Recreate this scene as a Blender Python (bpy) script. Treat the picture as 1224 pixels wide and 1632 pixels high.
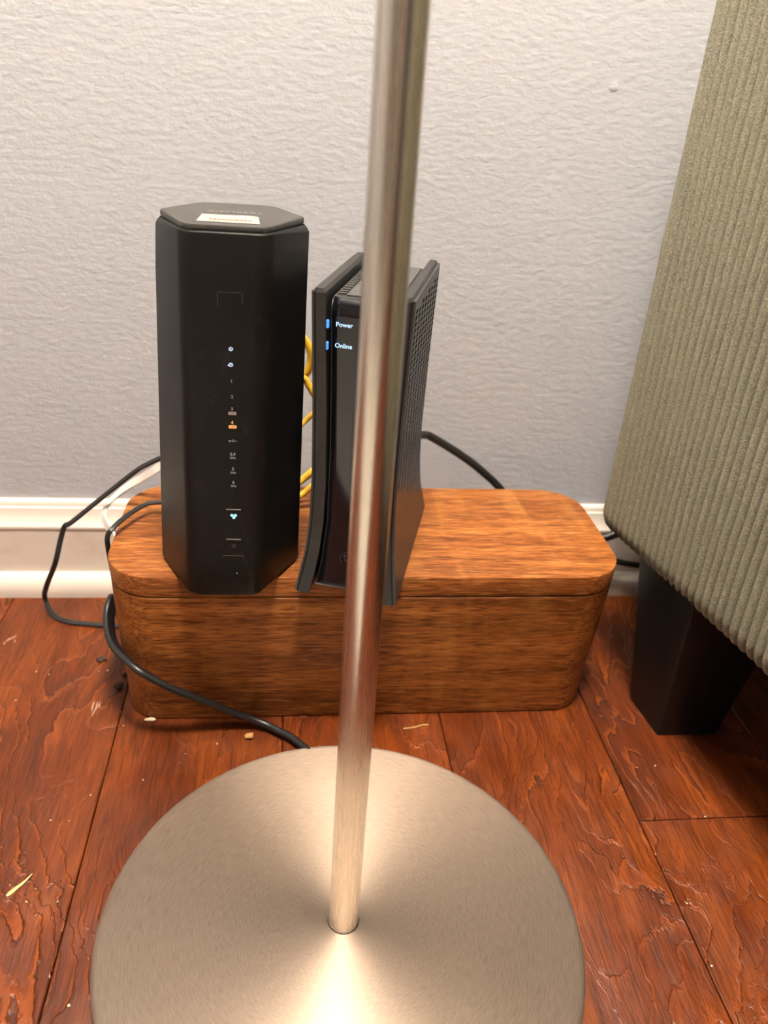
import bpy, bmesh, math, random
from mathutils import Vector, Matrix, noise

random.seed(7)
S = bpy.context.scene
COL = S.collection
for o in list(bpy.data.objects):
    bpy.data.objects.remove(o, do_unlink=True)

# ------------------------------------------------------------------ camera
CAM_LOC = Vector((-0.03456, -0.66038, 0.44197))
R_ = Vector((0.99279773, -0.10027618, 0.06555423))
U_ = Vector((-0.00927847, 0.48118377, 0.87657064))
F_ = Vector((0.11944279, 0.87086559, -0.47678774))
cam_data = bpy.data.cameras.new('camera')
cam = bpy.data.objects.new('camera', cam_data)
COL.objects.link(cam)
m = Matrix((R_, U_, -F_)).transposed().to_4x4()
m.translation = CAM_LOC
cam.matrix_world = m
cam_data.sensor_fit = 'VERTICAL'
cam_data.sensor_height = 36.0
cam_data.lens = 1275.0 / 1632.0 * 36.0
cam_data.clip_start = 0.02
cam_data.dof.use_dof = True
cam_data.dof.focus_distance = 0.49
cam_data.dof.aperture_fstop = 7.6
S.camera = cam

# ------------------------------------------------------------------ world, exposure
W = bpy.data.worlds.new('world')
S.world = W
W.use_nodes = True
bg = W.node_tree.nodes['Background']
bg.inputs['Color'].default_value = (0.95, 0.94, 1.0, 1)
bg.inputs['Strength'].default_value = 0.07
S.view_settings.view_transform = 'Standard'
S.view_settings.look = 'None'
S.view_settings.exposure = 0.0
S.view_settings.gamma = 1.0
S.view_settings.use_curve_mapping = False
LAMP_POWER = 174.0
LAMP_COLOR = (1.0, 0.89, 0.765)
BULB_Z = 1.52

# ------------------------------------------------------------------ helpers
def srgb(r, g, b):
    f = lambda c: (c / 255 / 12.92) if c / 255 <= .04045 else ((c / 255 + .055) / 1.055) ** 2.4
    return (f(r), f(g), f(b), 1)

def material(name, color=(.5, .5, .5, 1), rough=.5, metal=0.0, **kw):
    M = bpy.data.materials.new(name)
    M.use_nodes = True
    b = M.node_tree.nodes['Principled BSDF']
    b.inputs['Base Color'].default_value = color
    b.inputs['Roughness'].default_value = rough
    b.inputs['Metallic'].default_value = metal
    for k, v in kw.items():
        b.inputs[k].default_value = v
    return M

class NT:
    """small node-tree helper"""
    def __init__(self, M):
        self.t = M.node_tree
        self.b = self.t.nodes['Principled BSDF']
    def n(self, typ, inputs=None, **props):
        x = self.t.nodes.new(typ)
        for k, v in props.items():
            setattr(x, k, v)
        for k, v in (inputs or {}).items():
            if hasattr(v, 'is_linked') or isinstance(v, bpy.types.NodeSocket):
                self.t.links.new(v, x.inputs[k])
            else:
                x.inputs[k].default_value = v
        return x
    def link(self, a, sock):
        self.t.links.new(a, self.b.inputs[sock])
    def ramp(self, fac, stops, interp='LINEAR'):
        r = self.n('ShaderNodeValToRGB', {'Fac': fac})
        r.color_ramp.interpolation = interp
        e = r.color_ramp.elements
        while len(e) > 1:
            e.remove(e[-1])
        e[0].position, e[0].color = stops[0]
        for p, c in stops[1:]:
            k = e.new(p); k.color = c
        return r.outputs['Color']
    def math(self, op, a, b=0.0, c=0.0):
        return self.n('ShaderNodeMath', {0: a, 1: b, 2: c}, operation=op).outputs[0]
    def vmath(self, op, a, b):
        return self.n('ShaderNodeVectorMath', {0: a, 1: b}, operation=op).outputs[0]
    def mix(self, fac, a, b, blend='MIX'):
        x = self.n('ShaderNodeMix', data_type='RGBA', blend_type=blend)
        for k, v in ((0, fac), (6, a), (7, b)):
            if isinstance(v, bpy.types.NodeSocket):
                self.t.links.new(v, x.inputs[k])
            else:
                x.inputs[k].default_value = v
        return x.outputs[2]
    def noise(self, vec, scale, detail=3, rough=.5, dist=0.0):
        return self.n('ShaderNodeTexNoise', {'Vector': vec, 'Scale': scale, 'Detail': detail,
                                             'Roughness': rough, 'Distortion': dist}).outputs['Fac']
    def obj(self):
        return self.n('ShaderNodeTexCoord').outputs['Object']
    def bump(self, h, strength, dist, normal=None):
        i = {'Height': h, 'Strength': strength, 'Distance': dist}
        if normal is not None:
            i['Normal'] = normal
        return self.n('ShaderNodeBump', i).outputs['Normal']

def mesh_obj(name, verts, faces, mat, parent=None, smooth=True, angle=35, loc=None):
    me = bpy.data.meshes.new(name)
    me.from_pydata([tuple(v) for v in verts], [], faces)
    me.validate()
    return link_mesh(name, me, mat, parent, smooth, angle, loc)

def link_mesh(name, me, mat, parent=None, smooth=True, angle=35, loc=None, fix=True):
    if fix:
        bm = bmesh.new(); bm.from_mesh(me)
        bmesh.ops.recalc_face_normals(bm, faces=bm.faces)
        if smooth:
            for f in bm.faces: f.smooth = True
            lim = math.radians(angle)
            for e in bm.edges:
                if len(e.link_faces) == 2 and e.calc_face_angle(0) > lim:
                    e.smooth = False
        bm.to_mesh(me); bm.free()
    o = bpy.data.objects.new(name, me)
    if mat: me.materials.append(mat)
    COL.objects.link(o)
    if parent: o.parent = parent
    if loc: o.location = loc
    return o

def bm_obj(name, bm, mat, parent=None, smooth=True, angle=35, loc=None):
    me = bpy.data.meshes.new(name)
    bm.to_mesh(me); bm.free()
    return link_mesh(name, me, mat, parent, smooth, angle, loc)

def empty(name, loc, label, cat, group=None, rz=0.0):
    o = bpy.data.objects.new(name, None)
    o.empty_display_size = .02
    COL.objects.link(o)
    o.location = loc; o.rotation_euler = (0, 0, rz)
    tag(o, label, cat, group)
    return o

def tag(o, label=None, cat=None, group=None, kind=None):
    if label: o['label'] = label
    if cat: o['category'] = cat
    if group: o['group'] = group
    if kind: o['kind'] = kind
    return o

def rounded_poly(pts, radii, n=6):
    """2-D polygon (ccw) with rounded corners"""
    out = []
    N = len(pts)
    for i in range(N):
        p, a, b = Vector(pts[i]), Vector(pts[i - 1]), Vector(pts[(i + 1) % N])
        r = radii[i] if hasattr(radii, '__len__') else radii
        d1, d2 = (a - p).normalized(), (b - p).normalized()
        half = d1.angle(d2) / 2
        t = r / math.tan(half)
        c = p + (d1 + d2).normalized() * (r / math.sin(half))
        s, e = p + d1 * t - c, p + d2 * t - c
        a0 = math.atan2(s.y, s.x); a1 = math.atan2(e.y, e.x)
        while a1 - a0 > math.pi: a1 -= 2 * math.pi
        while a1 - a0 < -math.pi: a1 += 2 * math.pi
        for k in range(n + 1):
            q = a0 + (a1 - a0) * k / n
            out.append((c.x + r * math.cos(q), c.y + r * math.sin(q)))
    return out

def rect(x0, x1, y0, y1):
    return [(x0, y0), (x1, y0), (x1, y1), (x0, y1)]

def loft(rings, cap=True):
    """rings: list of equal-length lists of 3-D points -> verts, faces"""
    n = len(rings[0])
    v = [p for r in rings for p in r]
    f = []
    for i in range(len(rings) - 1):
        for k in range(n):
            a, b = i * n + k, i * n + (k + 1) % n
            f.append((a, b, b + n, a + n))
    if cap:
        f.append(tuple(range(n - 1, -1, -1)))
        f.append(tuple(range((len(rings) - 1) * n, len(rings) * n)))
    return v, f

def ring(poly, z):
    return [(x, y, z) for x, y in poly]

def box_mesh(x0, x1, y0, y1, z0, z1, bevel=0.0, seg=2):
    bm = bmesh.new()
    bmesh.ops.create_cube(bm, size=1)
    for v in bm.verts:
        v.co = Vector(((x0 + x1) / 2 + v.co.x * (x1 - x0), (y0 + y1) / 2 + v.co.y * (y1 - y0), (z0 + z1) / 2 + v.co.z * (z1 - z0)))
    if bevel > 0:
        bmesh.ops.bevel(bm, geom=bm.edges[:], offset=bevel, segments=seg, affect='EDGES', profile=.5)
    return bm

def catmull(pts, sub=10):
    P = [Vector(p) for p in pts]
    P = [P[0] * 2 - P[1]] + P + [P[-1] * 2 - P[-2]]
    out = []
    for i in range(1, len(P) - 2):
        a, b, c, d = P[i - 1:i + 3]
        for k in range(sub):
            t = k / sub
            out.append(.5 * ((2 * b) + (c - a) * t + (2 * a - 5 * b + 4 * c - d) * t * t + (3 * b - a - 3 * c + d) * t ** 3))
    out.append(P[-2])
    return out

def sweep(pts, profile, up=Vector((0, 0, 1)), twist=None):
    """sweep closed 2-D profile (u along side, v along up) along pts"""
    v, n = [], len(profile)
    side = None
    rings = []
    for i, p in enumerate(pts):
        t = (pts[min(i + 1, len(pts) - 1)] - pts[max(i - 1, 0)]).normalized()
        if side is None:
            side = t.cross(up)
            if side.length < 1e-3: side = t.cross(Vector((0, 1, 0)))
            side.normalize()
        side = (side - t * side.dot(t)).normalized()
        w = side.cross(t).normalized()
        tw = twist(i / (len(pts) - 1)) if twist else 0
        c, s = math.cos(tw), math.sin(tw)
        rings.append([tuple(p + side * (a * c - b * s) + w * (a * s + b * c)) for a, b in profile])
    return loft(rings)

def circle(r, n=12, cx=0, cy=0):
    return [(cx + r * math.cos(2 * math.pi * k / n), cy + r * math.sin(2 * math.pi * k / n)) for k in range(n)]

def twin_profile(r, n=8):
    """figure-eight outline of two parallel insulated wires"""
    L = [(-r * .92 + r * math.cos(a), r * math.sin(a)) for a in [math.radians(45 + 270 * k / n) for k in range(n + 1)]]
    Rr = [(r * .92 + r * math.cos(a), r * math.sin(a)) for a in [math.radians(-135 + 270 * k / n) for k in range(n + 1)]]
    return L + Rr

def text_mesh(body, size, extrude=.00005, align='CENTER', bold=0.0):
    c = bpy.data.curves.new('text', 'FONT')
    c.body = body; c.size = size; c.extrude = extrude; c.align_x = align; c.align_y = 'CENTER'
    c.offset = bold
    c.resolution_u = 3
    o = bpy.data.objects.new('text', c)
    COL.objects.link(o)
    dg = bpy.context.evaluated_depsgraph_get()
    me = bpy.data.meshes.new_from_object(o.evaluated_get(dg))
    bpy.data.objects.remove(o, do_unlink=True)
    return me

def place(o, origin, ux, uy):
    """orient child so that its local x,y run along ux,uy at origin (parent space)"""
    ux, uy = Vector(ux).normalized(), Vector(uy).normalized()
    uz = ux.cross(uy).normalized(); uy = uz.cross(ux)
    M = Matrix((ux, uy, uz)).transposed().to_4x4()
    M.translation = Vector(origin)
    o.matrix_local = M
    return o

# ------------------------------------------------------------------ materials
def emission(name, color, strength, base=(0.02, 0.02, 0.02, 1)):
    M = material(name, base, .4)
    b = M.node_tree.nodes['Principled BSDF']
    b.inputs['Emission Color'].default_value = color
    b.inputs['Emission Strength'].default_value = strength
    return M

def mat_wall():
    M = material('wall_paint', (.49, .505, .545, 1), .6)
    t = NT(M); c = t.obj()
    h1 = t.noise(t.vmath('MULTIPLY', c, (1, 1, 1.9)), 120, 3, .55)
    h2 = t.noise(c, 420, 2, .5)
    h3 = t.noise(c, 9, 2, .5)
    h = t.math('ADD', t.math('MULTIPLY', h1, 1.0), t.math('MULTIPLY', h2, .25))
    t.link(t.bump(h, .46, .0013, t.bump(h3, .2, .003)), 'Normal')
    return M

def mat_trim():
    M = material('trim_paint', srgb(236, 230, 222), .38)
    t = NT(M); c = t.obj()
    s = t.noise(t.vmath('MULTIPLY', c, (6, 60, 160)), 1, 3)
    d = t.noise(c, 26, 4, .65)
    col = t.mix(t.ramp(d, [(.60, (0, 0, 0, 1)), (.75, (.35, .35, .35, 1))]), srgb(229, 219, 207), srgb(196, 180, 160))
    t.link(col, 'Base Color')
    t.link(t.bump(s, .15, .0008), 'Normal')
    return M

def mat_floor():
    M = material('cherry_plank', srgb(120, 55, 25), .36)
    t = NT(M)
    t.b.inputs['Specular IOR Level'].default_value = .36
    c = t.obj()
    rnd = t.n('ShaderNodeObjectInfo').outputs['Random']
    off = t.n('ShaderNodeCombineXYZ', {0: t.math('MULTIPLY', rnd, 37.0), 1: t.math('MULTIPLY', rnd, 91.0), 2: rnd}).outputs[0]
    p = t.vmath('ADD', c, off)
    # figure: contour rings of a slow distorted field, long along y
    jag = t.n('ShaderNodeTexNoise', {'Vector': t.vmath('MULTIPLY', p, (60, 34, 1)), 'Scale': 1.0, 'Detail': 4.0, 'Roughness': .6}).outputs['Color']
    pj = t.vmath('ADD', t.vmath('MULTIPLY', p, (9.0, 3.4, 1)), t.vmath('MULTIPLY', t.vmath('SUBTRACT', jag, (.5, .5, .5)), (.11, .16, 0)))
    field = t.noise(pj, 1.0, 2.5, .5, .9)
    rings = t.math('FRACT', t.math('MULTIPLY', field, 19.0))
    ridge = t.ramp(rings, [(0.0, (0, 0, 0, 1)), (.66, (.10, .10, .10, 1)), (.88, (1, 1, 1, 1)), (.93, (.10, .10, .10, 1)), (1, (0, 0, 0, 1))])
    groove = t.ramp(rings, [(.0, (.3, .3, .3, 1)), (.10, (0, 0, 0, 1)), (.90, (0, 0, 0, 1)), (.955, (1, 1, 1, 1)), (1, (.3, .3, .3, 1))])
    strength = t.ramp(t.noise(t.vmath('MULTIPLY', p, (11, 6, 1)), 1, 2), [(.40, (.05, .05, .05, 1)), (.62, (1, 1, 1, 1))])
    ridge = t.math('MULTIPLY', ridge, strength)
    groove = t.math('MULTIPLY', groove, strength)
    tone = t.noise(t.vmath('MULTIPLY', p, (24, 6, 1)), 1, 4, .6, .8)
    base = t.ramp(tone, [(.25, srgb(62, 25, 8)), (.48, srgb(94, 42, 15)), (.62, srgb(112, 54, 20)), (.8, srgb(140, 74, 29))])
    fine = t.noise(t.vmath('MULTIPLY', p, (520, 34, 1)), 1, 4, .68, .8)
    base = t.mix(t.ramp(fine, [(.36, (.6, .6, .6, 1)), (.54, (0, 0, 0, 1))]), base, srgb(44, 15, 6))
    base = t.mix(t.ramp(fine, [(.56, (0, 0, 0, 1)), (.74, (.5, .5, .5, 1))]), base, srgb(124, 60, 26))
    base = t.mix(t.math('MULTIPLY', groove, .7), base, srgb(40, 14, 6))
    base = t.mix(t.math('MULTIPLY', ridge, .6), base, srgb(150, 76, 32))
    dark = t.ramp(t.noise(t.vmath('MULTIPLY', p, (26, 12, 1)), 1, 4, .7, 1.5), [(.66, (0, 0, 0, 1)), (.80, (.75, .75, .75, 1))])
    base = t.mix(dark, base, srgb(36, 12, 6))
    per = t.n('ShaderNodeHueSaturation', {'Color': base, 'Value': t.math('MULTIPLY_ADD', rnd, .26, .86), 'Saturation': 1.02, 'Hue': .5}).outputs[0]
    t.link(per, 'Base Color')
    rr = t.ramp(t.noise(p, 34, 4, .6), [(.3, (.30, .30, .30, 1)), (.75, (.50, .50, .50, 1))])
    t.link(rr, 'Roughness')
    wob = t.noise(t.vmath('MULTIPLY', p, (26, 9, 1)), 1, 3, .5)
    n1 = t.bump(wob, .5, .006)
    n2 = t.bump(t.math('SUBTRACT', ridge, t.math('MULTIPLY', groove, .6)), .7, .0013, n1)
    t.link(t.bump(fine, .5, .0007, n2), 'Normal')
    return M

def mat_boxwood():
    M = material('acacia_veneer', srgb(150, 90, 45), .46)
    t = NT(M); c = t.obj()
    t.b.inputs['Specular IOR Level'].default_value = .25
    a = t.noise(t.vmath('MULTIPLY', c, (4.0, 90, 90)), 1, 4, .6, .5)
    col = t.ramp(a, [(.28, srgb(100, 56, 18)), (.45, srgb(144, 84, 34)), (.6, srgb(174, 108, 48)), (.78, srgb(202, 136, 68))])
    band = t.noise(t.vmath('MULTIPLY', c, (1.6, 20, 20)), 1, 3, .5, .3)
    col = t.mix(t.ramp(band, [(.42, (.55, .55, .55, 1)), (.6, (0, 0, 0, 1))]), col, srgb(106, 57, 23))
    fl = t.noise(t.vmath('MULTIPLY', c, (58, 900, 900)), 1, 3, .6, .3)
    col = t.mix(t.ramp(fl, [(.36, (.85, .85, .85, 1)), (.5, (0, 0, 0, 1))]), col, srgb(78, 38, 14))
    col = t.mix(t.ramp(fl, [(.54, (0, 0, 0, 1)), (.72, (.6, .6, .6, 1))]), col, srgb(206, 142, 84))
    cross = t.noise(t.vmath('MULTIPLY', c, (26, 7, 7)), 1, 3, .6, .6)
    col = t.mix(t.ramp(cross, [(.55, (0, 0, 0, 1)), (.8, (.28, .28, .28, 1))]), col, srgb(212, 150, 78))
    t.link(col, 'Base Color')
    t.link(t.bump(fl, .3, .0006), 'Normal')
    return M

def mat_brushed(radial):
    M = material('brushed_nickel_disc' if radial else 'brushed_nickel_pole', srgb(206, 197, 184), .28, 1.0)
    t = NT(M); c = t.obj()
    t.b.inputs['Anisotropic'].default_value = .74 if radial else .15
    t.b.inputs['Anisotropic Rotation'].default_value = .25
    t.link(t.n('ShaderNodeTangent', direction_type='RADIAL', axis='Z').outputs[0], 'Tangent')
    if radial:
        s = t.n('ShaderNodeSeparateXYZ', {0: c})
        r = t.math('SQRT', t.math('ADD', t.math('POWER', s.outputs[0], 2.0), t.math('POWER', s.outputs[1], 2.0)))
        ang = t.math('ARCTAN2', s.outputs[1], s.outputs[0])
        v = t.n('ShaderNodeCombineXYZ', {0: t.math('MULTIPLY', r, 1700.0), 1: t.math('MULTIPLY', ang, 13.0), 2: 0.0}).outputs[0]
        f = t.noise(v, 1, 3, .6)
        f2 = t.noise(c, 22, 3, .55)
        t.link(t.math('MULTIPLY_ADD', f, .16, t.math('MULTIPLY_ADD', f2, .14, .36)), 'Roughness')
        t.link(t.ramp(f, [(.3, srgb(136, 121, 108)), (.7, srgb(162, 146, 131))]), 'Base Color')
        t.link(t.bump(f, .18, .0003), 'Normal')
    else:
        f = t.noise(t.vmath('MULTIPLY', c, (900, 900, 6)), 1, 3)
        t.link(t.math('MULTIPLY_ADD', f, .14, .20), 'Roughness')
    return M

def mat_corduroy():
    M = material('sage_corduroy', srgb(140, 136, 108), .92)
    t = NT(M); c = t.obj()
    wale = t.n('ShaderNodeAttribute', attribute_name='wale').outputs['Fac']
    f1 = t.noise(t.vmath('MULTIPLY', c, (1, 1, 1.5)), 760, 3, .65)
    f2 = t.noise(t.vmath('MULTIPLY', c, (1, 1, 1.6)), 1700, 2, .6)
    big = t.noise(c, 24, 4, .6)
    col = t.ramp(f1, [(.3, srgb(84, 83, 69)), (.5, srgb(124, 121, 104)), (.72, srgb(160, 156, 138))])
    col = t.mix(t.ramp(big, [(.4, (0, 0, 0, 1)), (.75, (.4, .4, .4, 1))]), col, srgb(126, 126, 96))
    t.link(col, 'Base Color')
    t.b.inputs['Sheen Weight'].default_value = .08
    t.b.inputs['Sheen Roughness'].default_value = .5
    h = t.math('MULTIPLY', t.math('ADD', f1, t.math('MULTIPLY', f2, .5)), wale)
    t.link(t.bump(h, .45, .0013), 'Normal')
    return M

def mat_plastic(name, col, rough, scuff=0.0, spec=.5, fine=900):
    M = material(name, col, rough)
    t = NT(M); c = t.obj()
    t.b.inputs['Specular IOR Level'].default_value = spec
    t.link(t.bump(t.noise(c, fine, 2), .12, .0003), 'Normal')
    if scuff:
        s = t.ramp(t.noise(t.vmath('MULTIPLY', c, (60, 60, 26)), 1, 5, .75, 2.0), [(.60, (0, 0, 0, 1)), (.74, (scuff, scuff, scuff, 1))])
        t.link(t.mix(s, col, (.10, .095, .09, 1)), 'Base Color')
    return M

M_WALL_DARK = material('taupe_wall_paint', (.17, .14, .115, 1), .7)
M_WALL = mat_wall(); M_TRIM = mat_trim(); M_FLOOR = mat_floor(); M_BOX = mat_boxwood()
M_DISC = mat_brushed(True); M_POLE = mat_brushed(False); M_CORD = mat_corduroy()
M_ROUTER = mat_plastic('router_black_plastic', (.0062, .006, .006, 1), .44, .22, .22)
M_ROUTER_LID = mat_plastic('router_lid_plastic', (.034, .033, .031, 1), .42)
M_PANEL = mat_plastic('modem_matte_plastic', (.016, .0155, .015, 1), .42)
M_GRILLE = mat_plastic('modem_grille_plastic', (.030, .028, .027, 1), .40)
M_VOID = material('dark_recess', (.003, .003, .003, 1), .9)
M_GLOSS = material('piano_black', (.006, .006, .008, 1), .06)
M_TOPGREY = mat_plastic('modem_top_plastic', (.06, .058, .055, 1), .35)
M_CABLE = mat_plastic('black_cable', (.010, .010, .010, 1), .38)
M_WHITECABLE = material('white_cable', srgb(226, 220, 210), .4)
M_YELLOW = material('yellow_cable', srgb(222, 178, 52), .4)
M_LEG = mat_plastic('black_leg_lacquer', (.005, .005, .0052, 1), .45, 0, .35)
M_STICKER = material('white_sticker', srgb(158, 152, 140), .65)
M_STICKER_INK = material('sticker_ink', srgb(122, 74, 68), .65)
M_EMBOSS = material('lid_lettering', (.42, .41, .40, 1), .4)
M_ICON_GREY_GLOW = emission('icon_grey_glow', (.75, .73, .72, 1), .36)  # grey marks given a faint glow of their own
M_ICON_BLUEWHITE = emission('icon_lit_white', (.62, .76, 1, 1), 1.1)
M_ICON_AMBER_DIM = emission('icon_dim_amber', (.62, .40, .32, 1), .55)
M_ICON_AMBER = emission('icon_amber', (1.0, .36, .10, 1), 1.25)
M_ICON_CYAN = emission('icon_cyan', (.42, .82, 1, 1), 1.2)
M_BLUE = emission('status_blue', (.06, .30, 1.0, 1), 1.5)
M_TEXTBLUE = emission('text_lit_blue', (.55, .78, 1.0, 1), 1.5)
M_DARKINK = material('pill_ink', (.03, .02, .015, 1), .6)
M_SHADE = material('lamp_shade_fabric', (.85, .78, .66, 1), .8)
M_SHADE.node_tree.nodes['Principled BSDF'].inputs['Transmission Weight'].default_value = 0.0
M_BULB = emission('bulb_glass', (1, .82, .6, 1), 6)
M_CEIL = material('ceiling_paint', (.75, .74, .73, 1), .8)

# ------------------------------------------------------------------ setting
def quad_struct(name, x0, x1, y0, y1, z0, z1, mat):
    o = bm_obj(name, box_mesh(x0, x1, y0, y1, z0, z1), mat, smooth=False)
    o['kind'] = 'structure'
    return o
RX0, RX1, RY0 = -1.15, 2.1, -2.6
wall = quad_struct('wall_back', RX0, RX1, 0, .1, 0, 2.4, M_WALL)
ceil_ = quad_struct('ceiling', RX0, RX1, RY0, .1, 2.4, 2.5, M_CEIL)
floor = quad_struct('floor', RX0, RX1, RY0, .1, -.08, -.0125, M_VOID)
wr = quad_struct('wall_right', RX1, RX1 + .1, RY0, .1, -.0125, 2.4, M_WALL)
wf = quad_struct('wall_front', RX0, .30, -1.62, -1.52, -.0125, 2.4, M_WALL_DARK)
wl = quad_struct('wall_left', RX0 - .1, RX0, RY0, .1, -.0125, 2.4, M_WALL)

# lumps left in the wall paint
for (x, z, r) in ((.2057, .4469, .0042), (.098, .197, .0016), (.0865, .205, .0012), (.112, .176, .0014)):
    bm = bmesh.new()
    bmesh.ops.create_icosphere(bm, subdivisions=2, radius=r)
    for v in bm.verts:
        v.co.y *= .06; v.co.z *= .8
    bm_obj('paint_lump', bm, M_WALL, wall, loc=(x, -.0002, z))

# planks: boards run away from the camera, five-inch module
P = .1236
SEAM = -.1605
rows = range(-12, 18)
for i in rows:
    x0 = SEAM + i * P
    x1 = x0 + P
    if x0 < RX0 - P or x1 > RX1 + P: continue
    joints = {0: [], 1: [-.9], 2: [-.62], 3: [-.2965, -1.3], 4: [-.150, -.95], -1: [-.72], -2: [-.35]}.get(i)
    if joints is None:
        joints = [-random.uniform(.2, .9)]
    js = [0.0] + joints
    while js[-1] > RY0:
        js.append(js[-1] - random.uniform(.7, 1.25))
    js[-1] = RY0
    for k in range(len(js) - 1):
        ya, yb = js[k + 1], js[k]
        if yb - ya < .02: continue
        g = .00035
        xa, xb = max(x0 + g, RX0), min(x1 - g, RX1)
        if xb - xa < .01: continue
        cx, cy = (xa + xb) / 2, (ya + yb) / 2
        bm = bmesh.new()
        w, l = (xb - xa) / 2, (yb - ya) / 2 - g
        b = .0008
        outer = rect(-w, w, -l, l); inner = rect(-w + b, w - b, -l + b, l - b)
        v, f = loft([ring(outer, -.012), ring(outer, -.0006), ring(inner, 0)])
        mesh_obj('plank', v, f, M_FLOOR, floor, smooth=False, loc=(cx, cy, 0))

# baseboard on the back wall: flat board, moulded cap, shoe moulding
base = bm_obj('baseboard_back', box_mesh(RX0, RX1, -.0126, 0, 0, .066), M_TRIM, smooth=False)
base['kind'] = 'structure'
def extrude_x(name, prof, mat, parent, angle=30):
    rings = [[(x, y, z) for y, z in prof] for x in (RX0, RX1)]
    v, f = loft(rings)
    return mesh_obj(name, v, f, mat, parent, angle=angle)
cap = [(0, .066), (-.0126, .066), (-.0133, .0665), (-.0136, .0680), (-.0133, .0694), (-.0122, .0705),
       (-.0100, .0735), (-.0082, .0780), (-.0072, .0825), (-.0068, .0848), (-.0052, .0858), (-.0050, .0885), (-.0040, .0902), (-.0015, .0912), (0, .0915)]
extrude_x('cap_moulding', cap, M_TRIM, base)
shoe = [(-.0126, 0), (-.0240, 0), (-.0240, .004)] + [(-.0126 - .0114 * math.cos(a), .004 + .0175 * math.sin(a)) for a in [math.radians(10 * k) for k in range(1, 10)]]
extrude_x('shoe_moulding', shoe, M_TRIM, base)

# ------------------------------------------------------------------ cable box
BOXZ = .135
cb = empty('cable_box', (.0255, -.125, 0), 'brown wood-grain lidded box with rounded corners sitting on the floor against the baseboard', 'box')
bo = (.0255, -.125)
def boxring(t, z, inset=0.0):
    """t 0 bottom .. 1 top"""
    x0 = -.1555 + (-.1605 + .1555) * t; x1 = .2060 + (.2135 - .2060) * t
    y0 = -.1865 + (-.1955 + .1865) * t; y1 = -.062 + (-.0555 + .062) * t
    r = .027 + .008 * t
    poly = rounded_poly(rect(x0 + inset - bo[0], x1 - inset - bo[0], y0 + inset - bo[1], y1 - inset - bo[1]), r - inset * .5, 10)
    return ring(poly, z)
SEAMZ = .1178
v, f = loft([boxring(.0, .0, .0015), boxring(.01, .0015, 0), boxring(.3, SEAMZ * .3), boxring(.6, SEAMZ * .6),
             boxring(.865, SEAMZ - .0010, 0), boxring(.87, SEAMZ - .0003, .0010)])
mesh_obj('box_body', v, f, M_BOX, cb)
v, f = loft([boxring(.875, SEAMZ - .0003, .0022), boxring(.875, SEAMZ + .0006, .0022), boxring(.878, SEAMZ + .0006, .0006), boxring(.88, SEAMZ + .0012, .0),
             boxring(.99, BOXZ - .0012, 0), boxring(1, BOXZ - .0003, .0005), boxring(1, BOXZ, .0016)])
mesh_obj('lid', v, f, M_BOX, cb)

# ------------------------------------------------------------------ router
RZ = BOXZ
rt = empty('router', (-.0745, -.175, RZ), 'tall black hexagonal router tower with lit icons standing on the left of the wooden box', 'router')
RH = .2300
def hexpoly(t, inset=0.0, front_r=.011, side_r=.002):
    cx = (.0070) * t
    hw = .0476 + (.0440 - .0476) * t - inset * 1.25
    fh = .0218 + (.0232 - .0218) * t - inset * .5
    hd = .0436 + (.0412 - .0436) * t - inset
    a = math.radians(-1.5)
    pts = [(-hw, .004), (-fh, -hd), (fh, -hd), (hw, .004), (fh, hd), (-fh, hd)]
    pts = [(cx + x * math.cos(a) - y * math.sin(a), x * math.sin(a) + y * math.cos(a)) for x, y in pts]
    return rounded_poly(pts, [side_r, front_r, front_r, side_r, front_r, front_r], 6)
rings = [ring(hexpoly(0, .004), 0), ring(hexpoly(.005, .0012), .0010), ring(hexpoly(.015), .0035)]
for k in range(1, 8):
    rings.append(ring(hexpoly(k / 8 * .97), RH * k / 8))
for k in range(0, 5):                       # softly rolled shoulder, strongest at the side ridges
    q = math.radians(22.5 * k)
    rr = []
    ins = .0012 * (1 - math.cos(q))
    rr = hexpoly(1, ins)
    rings.append(ring(rr, RH - .0012 + .0012 * math.sin(q)))
rings.append(ring(hexpoly(1, .0021), RH)); rings.append(ring(hexpoly(1, .0023), RH - .002))
v, f = loft(rings)
# pull the two side ridges down at the shoulder so the silhouette corner is rounded
v2 = []
for (x, y, z) in v:
    cxl = .0070 * z / RH
    d = abs(x - cxl)
    if z > RH - .012 and d > .0385:
        k = min(1, (d - .0385) / .0052)
        z -= .0042 * k * k * max(0, (z - (RH - .012)) / .012)
    v2.append((x, y, z))
mesh_obj('router_body', v2, f, M_ROUTER, rt, angle=28)
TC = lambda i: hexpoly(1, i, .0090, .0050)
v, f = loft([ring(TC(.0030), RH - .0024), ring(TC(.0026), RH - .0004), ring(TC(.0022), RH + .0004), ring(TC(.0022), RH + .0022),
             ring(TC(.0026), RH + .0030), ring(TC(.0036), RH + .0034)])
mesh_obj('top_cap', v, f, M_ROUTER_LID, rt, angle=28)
TOPZ = RH + .0034
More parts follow.
